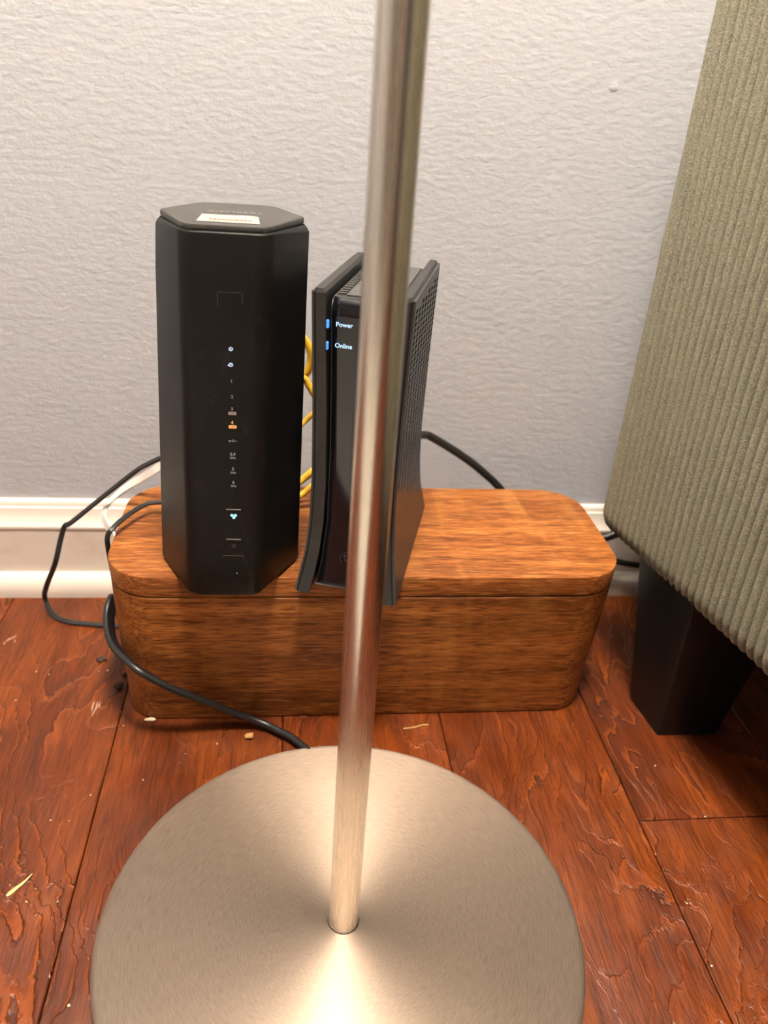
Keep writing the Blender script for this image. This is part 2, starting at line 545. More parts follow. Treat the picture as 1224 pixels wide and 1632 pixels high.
# lettering on the top and sticker
me = text_mesh('N I G H T H A W K', .0036, .00008)
o = link_mesh('lettering', me, M_EMBOSS, rt, fix=False)
place(o, (.0085, .0045, TOPZ + .0001), (1, -.03, 0), (.03, 1, 0)); tag(o, 'raised dark grey lettering across the router top')
st = [(-.0165, -.0125), (.0190, -.0140), (.0158, .0055), (.0115, .0075), (-.0150, .0058)]
st = [(-.0098, -.0315), (.0238, -.0330), (.0222, -.0105), (.0186, -.0075), (-.0088, -.0090)]
v, f = loft([ring(st, TOPZ + .0001), ring(st, TOPZ + .00035)])
stk = mesh_obj('sticker', v, f, M_STICKER, rt, smooth=False); tag(stk, 'white paper sticker with faded reddish print on the router top')
bm = bmesh.new()
xx = -.0035
random.seed(3)
for row, yy in enumerate((-.0235, -.0262)):
    xx = -.0035
    while xx < .0185:
        w = random.uniform(.0010, .0022)
        b2 = box_mesh(xx, min(xx + w, .019), yy - .0008, yy + .0008, TOPZ + .0004, TOPZ + .00045)
        tmp = bpy.data.meshes.new('t'); b2.to_mesh(tmp); b2.free(); bm.from_mesh(tmp); bpy.data.meshes.remove(tmp)
        xx += w + .0006
bm_obj('sticker_print', bm, M_STICKER_INK, stk, smooth=False)

# icons on the front face; front plane of the router in local space
def rfront(x, z):
    t = z / RH
    hd = .0436 + (.0412 - .0436) * t
    return Vector((x, -hd - .00015 - x * math.tan(math.radians(1.5)) * -1 * 0, z))
FN = Vector((math.sin(math.radians(-1.5)), -math.cos(math.radians(-1.5)), .0))
FX = Vector((math.cos(math.radians(-1.5)), math.sin(math.radians(-1.5)), 0))
def router_point(wx, wz, lift=.0002):
    """world x,z of a front-face mark -> router-local point on the face"""
    lx, lz = wx + .0745, wz - RZ
    t = lz / RH
    hd = .0436 + (.0412 - .0436) * t
    cx = .0070 * t
    y = -hd * 1.0 + (lx - cx) * math.tan(math.radians(-1.5))
    return Vector((lx, y, lz)) + FN * lift
def ricon(name, me, wx, wz, mat, label=None, parent=None, lift=.0002):
    o = link_mesh(name, me, mat, rt, fix=False)
    place(o, router_point(wx, wz, lift), FX, (0, -.01, 1))
    if label: tag(o, label)
    return o
def shape_mesh(polys, th=.0001):
    """flat marks: list of (outer polygon) extruded a hair"""
    vs, fs = [], []
    for poly in polys:
        a = len(vs)
        v, f = loft([ring(poly, 0), ring(poly, th)])
        vs += v; fs += [tuple(i + a for i in q) for q in f]
    me = bpy.data.meshes.new('mark'); me.from_pydata(vs, [], fs); me.validate()
    return me
def annulus(r0, r1, a0=0, a1=360, n=20, cx=0, cy=0):
    segs = []
    for k in range(n):
        p, q = math.radians(a0 + (a1 - a0) * k / n), math.radians(a0 + (a1 - a0) * (k + 1) / n)
        segs.append([(cx + r0 * math.cos(p), cy + r0 * math.sin(p)), (cx + r1 * math.cos(p), cy + r1 * math.sin(p)),
                     (cx + r1 * math.cos(q), cy + r1 * math.sin(q)), (cx + r0 * math.cos(q), cy + r0 * math.sin(q))])
    return segs
bar = lambda x0, x1, y0, y1: rect(x0, x1, y0, y1)
# power symbol
ricon('power_icon', shape_mesh(annulus(.0006, .0012, 125, 415) + [bar(-.0002, .0002, .0001, .0013)]), -.0671, .3026, M_ICON_BLUEWHITE, 'lit white power symbol')
# internet symbol: ring with a pointed tail on the left
ricon('internet_icon', shape_mesh(annulus(.0007, .0012, 0, 360) + [[(-.0019, -.0004), (-.0008, -.0010), (-.0007, .0008)], bar(-.0005, .0008, -.00015, .0002)]), -.0673, .2934, M_ICON_BLUEWHITE, 'lit white internet symbol')
ricon('port_number', text_mesh('1', .0026, bold=.00006), -.0672, .2837, M_ICON_GREY_GLOW)
ricon('port_number', text_mesh('2', .0026, bold=.00006), -.0671, .2743, M_ICON_GREY_GLOW)
ricon('port_number', text_mesh('3', .0026, bold=.00006), -.0673, .2668, M_ICON_AMBER_DIM)
pill = rounded_poly(rect(-.0023, .0023, -.0010, .0010), .0006, 4)
p3 = ricon('speed_badge', shape_mesh([pill]), -.0672, .2641, M_ICON_AMBER_DIM, 'dim pinkish badge under the number three')
p4n = ricon('port_number', text_mesh('4', .0026, bold=.00006), -.0674, .2583, M_ICON_AMBER, 'glowing orange number four')
p4 = ricon('speed_badge', shape_mesh([pill]), -.0672, .2557, M_ICON_AMBER, 'glowing orange badge under the number four')
for pp in (p3, p4):
    o = link_mesh('badge_text', text_mesh('2.5G', .0017), M_DARKINK, pp, fix=False); o.location = (0, 0, .00012)
# usb trident
ricon('usb_icon', shape_mesh([bar(-.0018, .0018, -.00015, .00015), [(.0018, .0005), (.0018, -.0005), (.0025, 0)],
      [(-.0006, 0), (-.0004, 0), (.0004, .0008), (.0002, .0008)], [(-.0002, 0), (0, 0), (.0008, -.0008), (.0006, -.0008)]] +
      annulus(0.0, .0006, n=10, cx=-.0018) + annulus(0, .0003, n=8, cx=.0004, cy=.0008)), -.0674, .2466, M_ICON_GREY_GLOW)
for z1, z2, s in ((.2381, .2356, '2.4'), (.2283, .2258, '5'), (.2193, .2168, '6')):
    ricon('band_number', text_mesh(s, .0027, bold=.00007), -.0676, z1, M_ICON_GREY_GLOW)
    ricon('band_unit', text_mesh('GHz', .0018, bold=.00004), -.0676, z2, M_ICON_GREY_GLOW)
# two press buttons
def rbutton(wx, wz, name, label):
    outer = rounded_poly(rect(-.0047, .0047, -.0050, .0048), .0008, 3)
    o = link_mesh(name, shape_mesh([outer], .0002), M_GLOSS_BTN, rt, fix=True, smooth=False)
    place(o, router_point(wx, wz, -.00005), FX, (0, -.01, 1)); tag(o, label)
    hl = link_mesh('edge_glint', shape_mesh([bar(-.0045, .0045, .0044, .0049)], .0006), M_EDGE_GLINT, o, fix=False)  # highlight on the top edge painted as a paler bar
    return o
M_GLOSS_BTN = mat_plastic('button_plastic', (.006, .006, .0065, 1), .36, 0, .25)
M_EDGE_GLINT = material('edge_glint_grey', (.16, .15, .145, 1), .3)
b1 = rbutton(-.0680, .1960, 'mesh_button', 'black push button with a glowing pale blue three-dot symbol')
o = link_mesh('mesh_symbol', shape_mesh(annulus(0, .0010, n=12, cx=-.0010, cy=.0006) + annulus(0, .0010, n=12, cx=.0011, cy=.0006) + annulus(0, .0010, n=12, cx=.0001, cy=-.0010)), M_ICON_CYAN, b1, fix=False); o.location = (0, 0, .0003)
b2 = rbutton(-.0684, .1746, 'light_button', 'black push button with a dim sun symbol')
sun = annulus(.0005, .0008, n=12)
for k in range(8):
    a = math.radians(45 * k); c, s = math.cos(a), math.sin(a)
    sun.append([(c * .0011 - s * .0001, s * .0011 + c * .0001), (c * .0011 + s * .0001, s * .0011 - c * .0001), (c * .0016 + s * .0001, s * .0016 - c * .0001), (c * .0016 - s * .0001, s * .0016 + c * .0001)])
M_SUN = material('sun_print', (.10, .095, .09, 1), .5)
o = link_mesh('sun_symbol', shape_mesh(sun), M_SUN, b2, fix=False); o.location = (0, 0, .0003)
ricon('pinhole', shape_mesh([circle(.0005, 10)]), -.0668, .1540, M_ICON_GREY_GLOW)  # pale dot with the same added glow as the grey marks
ricon('strip_edge', shape_mesh([bar(-.0066, .0066, -.00012, .00012)]), -.0688, .1672, M_SUN)
# faint mark of a removed film patch
ricon('film_outline', shape_mesh([bar(-.0066, .0066, -.0001, .0001), bar(-.0068, -.0066, -.0090, -.0006), bar(.0066, .0068, -.0060, -.0006)], .00005), -.0669, .3340, M_SUN)

# ------------------------------------------------------------------ modem
MY = math.radians(-16.1)
md = empty('modem', (.0244, -.148, BOXZ), 'slim black modem with perforated side panel and blue status lights standing behind the pole', 'modem', rz=MY)
def interp(tab, z):
    if z <= tab[0][0]: return tab[0][1]
    for (a, p), (b, q) in zip(tab, tab[1:]):
        if z <= b:
            return p + (q - p) * (z - a) / (b - a)
    return tab[-1][1]
def yf(z):  # front edge of a side panel
    return interp([(0, -.0756), (.008, -.0728), (.016, -.0702), (.03, -.0668), (.045, -.0648), (.08, -.0636), (.13, -.0640), (.2, -.0659)], z)
def yb(z):  # back edge
    return interp([(0, .0710), (.008, .0665), (.016, .0628), (.03, .0582), (.05, .0542), (.08, .0512), (.13, .0500), (.2, .0501)], z)
def xo(z):  # outer face
    return interp([(0, .0333), (.008, .0318), (.016, .0305), (.03, .0287), (.05, .0271), (.08, .0264), (.13, .0270), (.2, .0286)], z)
def xi(z):  # inner face
    return xo(z) - interp([(0, .0088), (.2, .0069)], z)
PZ = [0, .004, .008, .012, .016, .023, .03, .0375, .045, .05, .06, .07, .08, .09, .11, .13, .15, .17, .185, .1980]
def panel(sign, top=.2003):
    rings = []
    for z in PZ + [top]:
        zz = z
        a, b, x = yf(zz), yb(zz), xo(zz)
        e = .0006 if z != top else .0018
        e0 = .0012 if z == top else 0
        rings.append([(sign * (xi(z) + e0), a + e0, z), (sign * (x - .0012 - e0), a + e0, z), (sign * (x - e0), a + .0012 + e0, z),
                      (sign * (x - e0), b - .0012 - e0, z), (sign * (x - .0012 - e0), b - e0, z), (sign * (xi(z) + e0), b - e0, z)])
    v, f = loft(rings)
    return v, f
v, f = panel(-1)
mesh_obj('side_panel', v, f, M_PANEL, md, angle=25)
v, f = panel(1)
mesh_obj('side_panel', v, f, M_PANEL, md, angle=25)

def grille(sign):
    """perforated skin over the outer face of a side panel"""
    vs, fs = [], []
    lift = .0014
    def P(u, z):
        y = u
        return (sign * (xo(z) + lift), y, z)
    def add(pts):
        a = len(vs); vs.extend(pts); fs.append(tuple(range(a, a + len(pts))))
    cols, w = 8, .0139
    y0 = -.0622
    y1 = y0 + cols * w
    h = .0038
    ztop, nrow = .1925, 44
    zbot = ztop - nrow * h
    for c in range(cols):
        a, b = y0 + c * w, y0 + (c + 1) * w
        mid = (a + b) / 2
        limit = .078 - .056 * (mid - y0) / (y1 - y0)
        cells = []
        z = ztop
        if c % 2:
            cells.append((z, z - h / 2, False)); z -= h / 2
        while z - h > zbot - 1e-9:
            cells.append((z, z - h, z - h > limit)); z -= h
        if z - zbot > 1e-6:
            cells.append((z, zbot, False))
        for z, zl, hole in cells:
            if hole:
                zm = (z + zl) / 2
                hw, hh = w * .36, h * .39
                inn = [(mid - hw, zm), (mid - hw * .45, zm - hh), (mid + hw * .45, zm - hh), (mid + hw, zm), (mid + hw * .45, zm + hh), (mid - hw * .45, zm + hh)]
                base_i = len(vs)
                order_out = [(a, zm), (a, zl), (b, zl), (b, zm), (b, z), (a, z)]
                for p in order_out: vs.append(P(*p))
                for p in inn: vs.append(P(*p))
                for p in inn:
                    q = P(*p); vs.append((q[0] - sign * .0011, q[1], q[2]))
                for k in range(6):
                    j = (k + 1) % 6
                    fs.append((base_i + k, base_i + j, base_i + 6 + j, base_i + 6 + k))
                    fs.append((base_i + 6 + k, base_i + 6 + j, base_i + 12 + j, base_i + 12 + k))
            else:
                add([P(a, zl), P(b, zl), P(b, z), P(a, z)])
    # solid margins
    zs = [ztop, .1965, .1978]
    e = .0012
    add([P(y0, ztop), P(y1, ztop), P(yb(ztop) - e, .1984), P(yf(ztop) + e, .1984)])
    def strip(za, zb):
        add([P(yf(za) + e, za), P(y0, za), P(y0, zb), P(yf(zb) + e, zb)])
        add([P(y1, za), P(yb(za) - e, za), P(yb(zb) - e, zb), P(y1, zb)])
    zz = [zbot + (ztop - zbot) * k / 22 for k in range(23)]
    for a, b in zip(zz, zz[1:]): strip(a, b)
    add([P(yf(ztop) + e, ztop), P(y0, ztop), P(y0, ztop), P(yf(ztop) + e, .1984)][:2] + [P(yf(ztop) + e, .1984)])
    add([P(y1, ztop), P(yb(ztop) - e, ztop), P(yb(ztop) - e, .1984)])
    lows = [0.0005, .004, .008, .012, .016, .020, .024]
    lows = [q for q in lows if q < zbot] + [zbot]
    for a, b in zip(lows, lows[1:]):
        add([P(yf(a) + e, a), P(yb(a) - e, a), P(yb(b) - e, b), P(yf(b) + e, b)])
    # rim back to the panel
    loop = [(yf(z) + e, z) for z in [.0005] + zz] + [(yf(ztop) + e, .1984), (yb(ztop) - e, .1984)] + [(yb(z) - e, z) for z in reversed([.0005] + zz)]
    for (ua, za), (ub, zb_) in zip(loop, loop[1:] + loop[:1]):
        A, B = P(ua, za), P(ub, zb_)
        add([A, B, (B[0] - sign * lift, B[1], B[2]), (A[0] - sign * lift, A[1], A[2])])
    me = bpy.data.meshes.new('grille'); me.from_pydata(vs, [], fs); me.validate()
    bm = bmesh.new(); bm.from_mesh(me)
    bmesh.ops.remove_doubles(bm, verts=bm.verts, dist=1e-6)
    bm.to_mesh(me); bm.free()
    return me
for s in (1, -1):
    o = link_mesh('grille', grille(s), M_GRILLE, md, angle=25)
    tag(o, 'dark perforated skin with staggered diamond holes')
# holes look onto a dark backing
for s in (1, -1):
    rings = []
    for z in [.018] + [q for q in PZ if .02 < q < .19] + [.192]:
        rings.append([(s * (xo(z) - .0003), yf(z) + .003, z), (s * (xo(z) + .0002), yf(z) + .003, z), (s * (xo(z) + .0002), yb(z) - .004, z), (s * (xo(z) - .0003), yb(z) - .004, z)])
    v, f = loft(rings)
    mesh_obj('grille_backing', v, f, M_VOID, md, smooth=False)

# central body: glossy front that rolls over into a grey top
def bw(z):
    return xi(z) - .0020
prof = [(-.0660, .0030), (-.0662, .006), (-.0640, .02), (-.0622, .05), (-.0608, .10), (-.0602, .15), (-.0600, .184)]
front_top = []
for k in range(0, 7):
    a = math.radians(90 * k / 6)
    front_top.append((-.0600 + .0085 * (1 - math.cos(a)), .1855 + .0085 * math.sin(a)))
full = prof + front_top + [(.0455, .1940), (.0470, .1920), (.0480, .15), (.0485, .10), (.0485, .05), (.0485, .0030)]
v, f = loft([[(s * bw(z), y, z) for y, z in full] for s in (-1, 1)])
mesh_obj('modem_body', v, f, M_PANEL, md, angle=25)
# glossy front plate
plate = prof + front_top[:6]
vs = []; fs = []
N = 8
rings = []
for k in range(N + 1):
    u = -1 + 2 * k / N
    dy = .0012 * (u * u)
    rings.append([(u * (bw(z) - .0006), y - .0016 + dy, z + (.0004 if i > 9 else 0)) for i, (y, z) in enumerate(plate)])
np_ = len(plate)
for r in rings: vs += r
for i in range(N):
    for k in range(np_ - 1):
        a = i * np_ + k
        fs.append((a, a + 1, a + np_ + 1, a + np_))
o = mesh_obj('front_plate', vs, fs, M_GLOSS, md, angle=60); tag(o, 'glossy black curved front')
md_sol = o.modifiers.new('thickness', 'SOLIDIFY'); md_sol.thickness = .0012; md_sol.offset = -1
# matte top with a row of slots along its left edge
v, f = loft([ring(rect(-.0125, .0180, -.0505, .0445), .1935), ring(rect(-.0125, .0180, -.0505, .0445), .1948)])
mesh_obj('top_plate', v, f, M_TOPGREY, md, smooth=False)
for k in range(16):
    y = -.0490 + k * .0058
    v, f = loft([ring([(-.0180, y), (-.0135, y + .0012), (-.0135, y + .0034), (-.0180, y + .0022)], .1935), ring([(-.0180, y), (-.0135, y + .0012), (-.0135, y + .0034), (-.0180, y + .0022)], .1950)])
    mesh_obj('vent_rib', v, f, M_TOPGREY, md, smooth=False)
# thin bright lower lip
v, f = loft([[(x, -.0682, .0026), (x, -.0662, .0022), (x, -.0662, .0030), (x, -.0682, .0032)] for x in (-bw(0), bw(0))])
mesh_obj('lower_lip', v, f, M_TOPGREY, md, smooth=False)
# light pipes in the gap between body and panels
for s in (-1, 1):
    for z in (.1800, .1672):
        bm = bmesh.new()
        for dx, w_ in ((-.0012, .0007), (-.0001, .0011), (.0013, .0014)):
            b_ = box_mesh(s * .0216 + dx - w_ / 2, s * .0216 + dx + w_ / 2, -.0640, -.0622, z - .0024, z + .0024, .0003, 1)
            tmp = bpy.data.meshes.new('t'); b_.to_mesh(tmp); b_.free(); bm.from_mesh(tmp); bpy.data.meshes.remove(tmp)
        o = bm_obj('status_light', bm, M_BLUE, md, smooth=False); tag(o, 'glowing blue light bar')
for txt, z in (('Power', .1800), ('Online', .1676)):
    o = link_mesh('status_text', text_mesh(txt, .0038, bold=.00004), M_TEXTBLUE, md, fix=False)
    place(o, (-.0107, -.0624, z), (1, .0, 0), (0, -.012, 1)); tag(o, 'lit pale blue word ' + txt)
# two thin paler arcs and a dot low on the front, mostly behind the pole
M_ARC = material('swirl_grey', (.04, .035, .034, 1), .3)
o = link_mesh('swirl', shape_mesh(annulus(.0046, .0051, 40, 230, 18) + annulus(.0018, .0023, 100, 330, 14) + annulus(0, .0008, n=8, cx=-.002, cy=.0022), .0001), M_ARC, md, fix=False)
place(o, (-.0010, -.0672, .0260), (1, 0, 0), (0, -.01, 1)); tag(o, 'faint round swirl')

# ------------------------------------------------------------------ floor lamp
lamp = empty('floor_lamp', (0, -.3655, 0), 'brushed nickel floor lamp with round disc base standing in front of the box', 'lamp')
R = .140
prof = [(.0, 0.0), (R - .003, 0), (R - .0012, .0006), (R, .002), (R, .0062), (R - .0006, .0074), (R - .0020, .0082), (R - .004, .0085), (.05, .0086), (.0092, .0086)]
n = 160
def lathe(prof, n):
    vs, fs = [], []
    for r, z in prof:
        for k in range(n):
            a = 2 * math.pi * k / n
            vs.append((r * math.cos(a), r * math.sin(a), z))
    for i in range(len(prof) - 1):
        for k in range(n):
            a, b = i * n + k, i * n + (k + 1) % n
            fs.append((a, b, b + n, a + n))
    return vs, fs
v, f = lathe([(.004, 0)] + prof[1:], n)
f.append(tuple(range(n - 1, -1, -1)))
o = mesh_obj('lamp_base', v, f, M_DISC, lamp, angle=50); tag(o, 'brushed round disc base')
PR = .0086
v, f = lathe([(.0001, .004), (PR, .004), (PR, .0090), (PR, .3), (PR, .7), (PR, BULB_Z - .10), (PR - .001, BULB_Z - .098), (.0001, BULB_Z - .097)], 48)
o = mesh_obj('pole', v, f, M_POLE, lamp, angle=40); tag(o, 'slender brushed metal pole')
v, f = lathe([(PR, .0085), (PR + .0003, .0085), (PR + .0003, .0096), (PR, .0098)], 48)
mesh_obj('pole_collar', v, f, M_POLE, lamp)
# socket, bulb and shade above the frame
v, f = lathe([(.0001, BULB_Z - .10), (.017, BULB_Z - .10), (.017, BULB_Z - .05), (.0001, BULB_Z - .05)], 24)
mesh_obj('socket', v, f, M_POLE, lamp)
v, f = lathe([(.012, BULB_Z - .052), (.014, BULB_Z - .035), (.028, BULB_Z - .005), (.030, BULB_Z + .012), (.022, BULB_Z + .030), (.0001, BULB_Z + .040)], 24)
mesh_obj('bulb', v, f, M_BULB, lamp)
v, f = lathe([(.215, BULB_Z - .12), (.175, BULB_Z + .15), (.172, BULB_Z + .15), (.212, BULB_Z - .12), (.215, BULB_Z - .12)], 48)
mesh_obj('lamp_shade', v, f, M_SHADE, lamp)
bm = bmesh.new()
for k in range(3):
    a = 2 * math.pi * k / 3
    vv, ff = sweep([Vector((.012 * math.cos(a), .012 * math.sin(a), BULB_Z - .06)), Vector((.1 * math.cos(a), .1 * math.sin(a), BULB_Z - .065)), Vector((.204 * math.cos(a), .204 * math.sin(a), BULB_Z - .07))], circle(.002, 6))
    tmp = bpy.data.meshes.new('t'); tmp.from_pydata(vv, [], ff); bm.from_mesh(tmp); bpy.data.meshes.remove(tmp)
bm_obj('shade_frame', bm, M_POLE, lamp)
ld = bpy.data.lights.new('lamp_light', 'POINT')
ld.energy = LAMP_POWER; ld.color = LAMP_COLOR; ld.shadow_soft_size = .12
lo = bpy.data.objects.new('lamp_light', ld); COL.objects.link(lo); lo.parent = lamp; lo.location = (0, 0, BULB_Z - .03 + .09)
lo.location = (.0, -.06, BULB_Z - .01)

# ------------------------------------------------------------------ sofa
sofa = empty('sofa', (.2155, -.0930, 0), 'sage green wide-wale corduroy sofa on black block legs at the right edge', 'sofa')
so = Vector((.2155, -.0930))
PITCH = .0076
def ribbed(name, poly, radius, z0, z1, rib=True, amp=.0058, bot_r=.016, top_r=.03, nz=26):
    outline = rounded_poly(poly, radius, 14)
    # resample by arc length
    pts = [Vector(p) for p in outline]
    seg = [(pts[(i + 1) % len(pts)] - pts[i]).length for i in range(len(pts))]
    L = sum(seg)
    nr = round(L / PITCH); sub = 12 if rib else 3
    N = nr * sub
    out = []
    i = 0; acc = 0
    for k in range(N):
        s = L * k / N
        while acc + seg[i] < s:
            acc += seg[i]; i += 1
        out.append(pts[i].lerp(pts[(i + 1) % len(pts)], (s - acc) / seg[i]))
    nor = []
    for k in range(N):
        t = (out[(k + 2) % N] - out[k - 2]).normalized()
        nor.append(Vector((t.y, -t.x)))
    levels = []
    for k in range(8):
        a = math.radians(90 * k / 7)
        levels.append((z0 + bot_r * (1 - math.sin(a)), bot_r * .62 * (1 - math.cos(a))))
    levels = levels[::-1]
    levels = [(z0 + bot_r * (1 - math.cos(math.radians(90 * k / 7))), bot_r * .7 * (1 - math.sin(math.radians(90 * k / 7)))) for k in range(8)]
    for k in range(1, nz):
        levels.append((z0 + bot_r + (z1 - top_r - z0 - bot_r) * k / nz, 0))
    levels += [(z1 - top_r + top_r * math.sin(math.radians(90 * k / 7)), top_r * (1 - math.cos(math.radians(90 * k / 7)))) for k in range(8)]
    rings = []
    for z, ins in levels:
        rg = []
        for k in range(N):
            ph = (k % sub) / sub
            r_i = k // sub
            d = amp * (1 - abs(2 * ph - 1) ** 2.2) ** .6
            wv = .0005 * noise.noise(Vector((r_i * .61, z * 38, 3.1))) + .0015 * noise.noise(Vector((out[k].x * 7, out[k].y * 7, z * 6)))
            tw = .0010 * noise.noise(Vector((r_i * .37, z * 16, 9.7)))
            nx = nor[k]; tx = Vector((-nx.y, nx.x))
            p = out[k] + nx * (d + wv - ins - amp) + tx * tw
            rg.append((p.x, p.y, z + (d - amp) * (1.2 if z < z0 + bot_r * .6 else 0) * -1 - .0))
        rings.append(rg)
    v, f = loft(rings)
    o = mesh_obj(name, v, f, M_CORD, sofa, angle=62)
    at = o.data.attributes.new('wale', 'FLOAT', 'POINT')
    row = [max(0, 1 - abs(2 * ((k % sub) / sub) - 1) ** 3) if rib else 1 for k in range(N)]
    at.data.foreach_set('value', row * len(levels))
    return o
ANG = math.radians(11.5)
dirn = Vector((math.sin(ANG), -math.cos(ANG)))
FLc = dirn * .82
arm_poly = [(0, 0), (FLc.x, FLc.y), (FLc.x + .16, FLc.y), (.22, .03)]
ribbed('arm', arm_poly, .026, .128, .64, nz=40)
# rest of the sofa, to the right of the frame
ribbed('seat_base', [(.17, .02), (.30, -.80), (1.30, -.80), (1.30, .02)], .02, .13, .30, rib=False, nz=6)
ribbed('seat_cushion', [(.20, -.14), (.30, -.83), (1.29, -.83), (1.29, -.14)], .05, .30, .45, rib=False, nz=6)
ribbed('backrest', [(.20, .05), (.20, -.14), (1.30, -.14), (1.30, .05)], .04, .30, .74, rib=False, nz=8)
def leg(bot, top, h):
    rb = rounded_poly([(x - so.x, y - so.y) for x, y in bot], .0016, 3)
    rt_ = rounded_poly([(x - so.x, y - so.y) for x, y in top], .0016, 3)
    v, f = loft([ring(rb, 0), ring(rt_, h)])
    mesh_obj('leg', v, f, M_LEG, sofa, angle=30)
leg([(.2507, -.1727), (.2567, -.2164), (.3060, -.2168), (.3000, -.173)], [(.2385, -.1500), (.2455, -.2300), (.3190, -.2310), (.3110, -.150)], .1335)
for (x, y) in ((.40, -.84), (1.40, -.84), (1.40, -.17)):
    q = .025; w_ = .037
    leg([(x - q, y + q), (x - q, y - q), (x + q, y - q), (x + q, y + q)], [(x - w_, y + w_), (x - w_, y - w_), (x + w_, y - w_), (x + w_, y + w_)], .1335)

# ------------------------------------------------------------------ rug in front of the lamp (its grey shows in the pole)
M_RUG = material('grey_rug', srgb(205, 200, 192), .95)
_t = NT(M_RUG); _c = _t.obj()
_t.link(_t.bump(_t.noise(_c, 240, 3), .5, .003), 'Normal')
rp = rounded_poly(rect(-.54, .54, -.43, .43), .02, 5)
rq = rounded_poly(rect(-.534, .534, -.424, .424), .018, 5)
v, f = loft([ring(rp, 0), ring(rp, .006), ring(rq, .009)])
tag(mesh_obj('rug', v, f, M_RUG, None, loc=(-.625, -1.03, 0)), 'plain light grey rug on the planks in front of the floor lamp', 'rug')

# ------------------------------------------------------------------ cables
def cable(name, pts, prof, mat, label, sub=10, up=Vector((0, 0, 1)), twist=None, group=None):
    P_ = catmull(pts, sub)
    root = Vector(pts[len(pts) // 2])
    root = Vector((root.x, root.y, min(p.z for p in P_)))
    v, f = sweep([p - root for p in P_], prof, up, twist)
    o = mesh_obj(name, v, f, mat, None, angle=60, loc=root)
    return tag(o, label, 'cable', group)
cable('lamp_cord', [(-.1665, -.085, .006), (-.1690, -.105, .032), (-.1695, -.122, .064), (-.1675, -.137, .0757), (-.1680, -.152, .0701), (-.1610, -.175, .0635), (-.1417, -.2005, .0628), (-.1285, -.2045, .0549), (-.1180, -.2050, .0475), (-.1032, -.2030, .0372),
      (-.0880, -.2005, .0267), (-.0747, -.1985, .0167), (-.0609, -.1975, .0085), (-.0490, -.2005, .0045), (-.0394, -.2066, .0036), (-.0300, -.2135, .0036), (-.0222, -.2225, .0036), (-.013, -.2340, .0036)],
      twin_profile(.0026), M_CABLE, 'thick black twin cord curving across the box front to the disc base', twist=lambda t: .5 + 1.0 * t)
cable('power_cord', [(-.098, -.128, .197), (-.1238, -.120, .1896), (-.138, -.110, .179), (-.1496, -.100, .1678), (-.1822, -.080, .1337), (-.2120, -.062, .1020), (-.2185, -.060, .0970), (-.2231, -.060, .0852), (-.2290, -.066, .0640),
      (-.2445, -.050, .030), (-.2500, -.042, .012), (-.2400, -.0560, .0032), (-.2252, -.0645, .0024), (-.2141, -.0664, .0022), (-.1960, -.0695, .0022), (-.1740, -.0715, .0022), (-.163, -.070, .0022)],
      twin_profile(.0012), M_CABLE, 'thin black twin power cord looping down the left of the box onto the floor', twist=lambda t: .3 + 2.2 * t)
flat = [(-.0030, -.0007), (.0030, -.0007), (.0030, .0007), (-.0030, .0007)]
cable('flat_cable', [(-.108, -.112, .178), (-.1291, -.0900, .1690), (-.1384, -.085, .1618), (-.1497, -.078, .1516), (-.1608, -.074, .1427), (-.1713, -.074, .1336), (-.1792, -.080, .1253), (-.1787, -.090, .1206), (-.1690, -.105, .1133), (-.1665, -.108, .100), (-.1660, -.108, .08)],
      flat, M_WHITECABLE, 'flat white cable curling behind the left side of the router', twist=lambda t: 1.35 - 1.2 * min(1, max(0, (t - .3) * 2)))
cable('thin_cord', [(-.100, -.123, .1405), (-.1170, -.1080, .1440), (-.1285, -.1062, .1450), (-.1407, -.1085, .1450), (-.1517, -.1255, .1450), (-.1600, -.1420, .1430), (-.1635, -.1460, .1380), (-.1640, -.1460, .128), (-.163, -.145, .105)],
      twin_profile(.0010), M_CABLE, 'short thin black cord bending over the left end of the box lid', twist=lambda t: .6 * t)
YG = 'yellow network cables between the two towers'
cable('network_cable', [(-.055, -.129, .287), (-.040, -.105, .2830), (-.0260, -.092, .2740), (-.0190, -.090, .2620), (-.0204, -.088, .2480), (-.026, -.086, .2400), (-.032, -.088, .232), (-.045, -.098, .228), (-.055, -.127, .226)],
      circle(.0030), M_YELLOW, 'yellow network cable looping highest between the two black towers', group=YG)
cable('network_cable', [(-.055, -.130, .258), (-.040, -.112, .2530), (-.0249, -.103, .2470), (-.0197, -.102, .2399), (-.0149, -.101, .2318), (-.004, -.090, .214), (.008, -.083, .204), (.022, -.080, .200)],
      circle(.0026), M_YELLOW, 'yellow network cable slanting down just below the highest yellow loop', group=YG)
cable('network_cable', [(-.055, -.126, .190), (-.040, -.095, .194), (-.0239, -.079, .2013), (-.0153, -.078, .2099), (-.004, -.076, .2180), (.020, -.076, .222)],
      circle(.0022), M_YELLOW, 'single yellow network cable rising to the right at mid height between the towers', group=YG)
cable('network_cable', [(-.055, -.130, .148), (-.040, -.110, .154), (-.0244, -.100, .1623), (-.0158, -.098, .1695), (-.004, -.090, .176), (.010, -.082, .180), (.022, -.080, .182)],
      circle(.0029), M_YELLOW, 'upper of the pair of yellow network cables just above the box lid', group=YG)
cable('network_cable', [(-.055, -.122, .1385), (-.040, -.095, .1390), (-.0234, -.085, .1424), (-.0150, -.084, .1499), (-.004, -.080, .158), (.018, -.076, .164)],
      circle(.0026), M_YELLOW, 'lower of the pair of yellow network cables just above the box lid', group=YG)
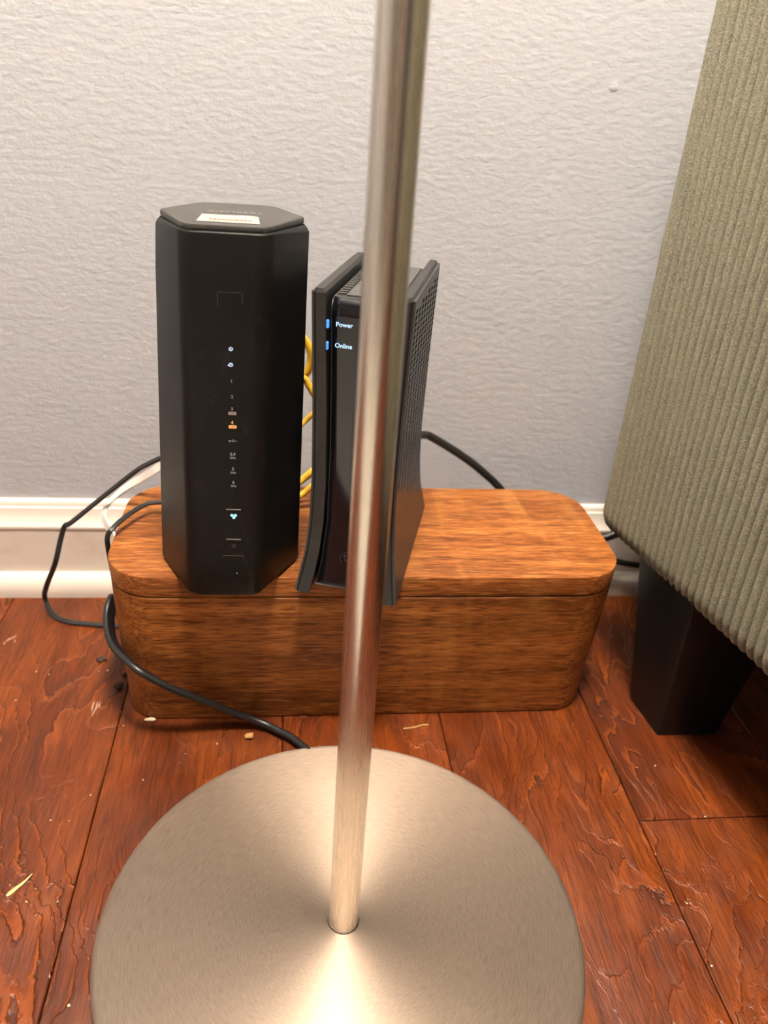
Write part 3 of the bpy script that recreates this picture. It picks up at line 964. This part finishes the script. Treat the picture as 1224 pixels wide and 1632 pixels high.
cable('coaxial_cable', [(.050, -.098, .190), (.0640, -.060, .1840), (.0800, -.035, .1752), (.0897, -.030, .1705), (.1165, -.030, .1545), (.1383, -.030, .1383), (.158, -.031, .1200), (.170, -.034, .100), (.180, -.036, .08)],
      circle(.0036, 14), M_CABLE, 'thick black cable running from the modem down behind the wooden box')
cable('coaxial_cable', [(.215, -.040, .052), (.235, -.034, .0620), (.254, -.031, .0680), (.2657, -.030, .0715), (.2771, -.030, .0765), (.2884, -.030, .0825), (.31, -.030, .092), (.36, -.030, .10)],
      circle(.0042, 14), M_CABLE, 'upper of two thick black cables leaving the right end of the box')
cable('coaxial_cable', [(.218, -.044, .046), (.245, -.034, .0470), (.2776, -.030, .0450), (.2942, -.030, .0420), (.3141, -.030, .0395), (.36, -.030, .036)],
      circle(.0030, 14), M_CABLE, 'lower of two thick black cables leaving the right end of the box')

# ------------------------------------------------------------------ bits lying on the floor
def lump(name, x, y, r, mat, label, cat, sq=(1, 1, .7), seed=0, group=None):
    bm = bmesh.new()
    bmesh.ops.create_icosphere(bm, subdivisions=2, radius=r)
    lo_ = 0
    for v in bm.verts:
        k = 1 + .45 * noise.noise(v.co / r * 1.3 + Vector((seed * 7.3, seed, 0)))
        v.co = Vector((v.co.x * k * sq[0], v.co.y * k * sq[1], v.co.z * k * sq[2]))
        lo_ = min(lo_, v.co.z)
    for v in bm.verts: v.co.z -= lo_
    o = bm_obj(name, bm, mat, None, loc=(x, y, .0), angle=180)
    return tag(o, label, cat, group)
M_DIRT = material('dirt_lump', srgb(62, 44, 32), .9)
M_PALE = material('pale_wood_chip', srgb(170, 126, 74), .8)
M_STRAW = material('dry_straw', srgb(206, 178, 120), .7)
M_WHITEBIT = material('pale_crumb', srgb(214, 190, 156), .8)
lump('dirt_lump', -.1668, -.1505, .0036, M_DIRT, 'dark brown dirt lump on the floor at the left foot of the box', 'dirt', seed=1)
lump('dirt_lump', -.1876, -.1149, .0034, M_DIRT, 'flat brown dirt patch on the floor left of the cord loop end', 'dirt', (1.3, 1, .35), 2)
lump('dirt_lump', -.1656, -.1355, .0024, M_DIRT, 'small brown dirt speck right beside the left wall of the box', 'dirt', seed=3)
lump('wood_chip', -.0618, -.1960 - .012, .0034, M_PALE, 'pale tan wood chip on the floor in front of the box by the lamp cord', 'chip', (1.1, .9, .5), 4)
lump('wood_chip', -.1375, -.1880, .0026, M_WHITEBIT, 'whitish chip under the left front corner of the box', 'chip', (1.6, .7, .5), 5)
# dried leaf sliver
pts = catmull([(-.1985, -.3335, .0012), (-.1945, -.3290, .0016), (-.1905, -.3250, .0022), (-.1870, -.3205, .0034)], 6)
rg = []
root = Vector((-.1930, -.3270, 0))
for i, p in enumerate(pts):
    t = i / (len(pts) - 1)
    w_ = .0013 * (1 - t) ** .8 + .0002
    w_ = w_ * min(1, .35 + t * 6)
    n_ = Vector((-.7, .7, 0))
    q = p - root
    rg.append([tuple(q - n_ * w_), tuple(q + n_ * w_), tuple(q + n_ * w_ + Vector((0, 0, .0004))), tuple(q - n_ * w_ + Vector((0, 0, .0004)))])
v, f = loft(rg)
zmin = min(p[2] for p in v)
v = [(x, y, z - zmin) for x, y, z in v]
tag(mesh_obj('straw', v, f, M_STRAW, None, loc=root), 'pale dry straw sliver lying on the floor at the left edge', 'straw')
# fine pale thread
pts = catmull([(.0560, -.2030, .0006), (.0640, -.2022, .0007), (.0710, -.1998, .0007), (.0760, -.1995, .0006)], 6)
root = Vector((.066, -.2012, 0.0001))
v, f = sweep([p - root for p in pts], circle(.0004, 5))
tag(mesh_obj('thread', v, f, M_STRAW, None, loc=root), 'fine pale thread on the floor right of the lamp pole behind the disc', 'thread')
crumb_spots = [(-.2360, -.1290), (-.2250, -.1330), (-.2420, -.1630), (-.1870, -.1290), (-.1800, -.1290), (-.1830, -.1010), (-.1660, -.2590), (-.1330, -.2470), (-.1750, -.2800), (-.1860, -.3380),
               (-.1870, -.2790), (-.1680, -.3390), (-.1470, -.4010), (-.1560, -.1930), (-.1610, -.1780), (.2590, -.2960), (.2160, -.3610), (.2130, -.4010), (.2270, -.2490), (.2420, -.2480), (-.0850, -.2140), (-.1070, -.2230)]
random.seed(11)
proto = None
for i, (x, y) in enumerate(crumb_spots):
    if proto is None:
        proto = lump('crumb', x, y, .0008, M_WHITEBIT, 'tiny pale crumb scattered on the plank floor', 'crumb', seed=6, group='tiny crumbs on the plank floor')
        o = proto
    else:
        o = proto.copy(); COL.objects.link(o)
    o.location = (x, y, 0); o.rotation_euler = (0, 0, random.uniform(0, 6)); s = random.uniform(.5, 1.1); o.scale = (s, s * random.uniform(.6, 1), s)

def smear(x, y, strokes, label):
    vs, fs = [], []
    for (dx, dy, w_, l_, a) in strokes:
        c, sn = math.cos(a), math.sin(a)
        poly = []
        for k in range(10):
            q = 2 * math.pi * k / 10
            rr = 1 + .25 * math.sin(3 * q + dx * 900)
            px, py = w_ * math.cos(q) * rr, l_ * math.sin(q) * rr
            poly.append((dx + px * c - py * sn, dy + px * sn + py * c))
        i = len(vs)
        v, f = loft([ring(poly, 0), ring(poly, .00012)])
        vs += v; fs += [tuple(j + i for j in q) for q in f]
    return tag(mesh_obj('dried_smear', vs, fs, M_SMEAR, None, smooth=False, loc=(x, y, 0)), label, 'stain')
M_SMEAR = material('dried_smear_white', srgb(150, 118, 98), .7)
smear(-.1815, -.1715, [(-.0015, .001, .0008, .0062, .05), (.0012, -.001, .0009, .0070, -.05), (.0034, .002, .0006, .0042, .1), (.0002, -.008, .0006, .0022, .2)], 'whitish dried smear on the plank left of the box front corner')
smear(-.2700, -.0860, [(0, 0, .0012, .0030, -.5), (.003, .003, .0009, .0030, -.7), (.0055, -.002, .0006, .0022, .3), (-.002, -.005, .0008, .0018, 0)], 'whitish dried smear on the floor near the baseboard at the far left')
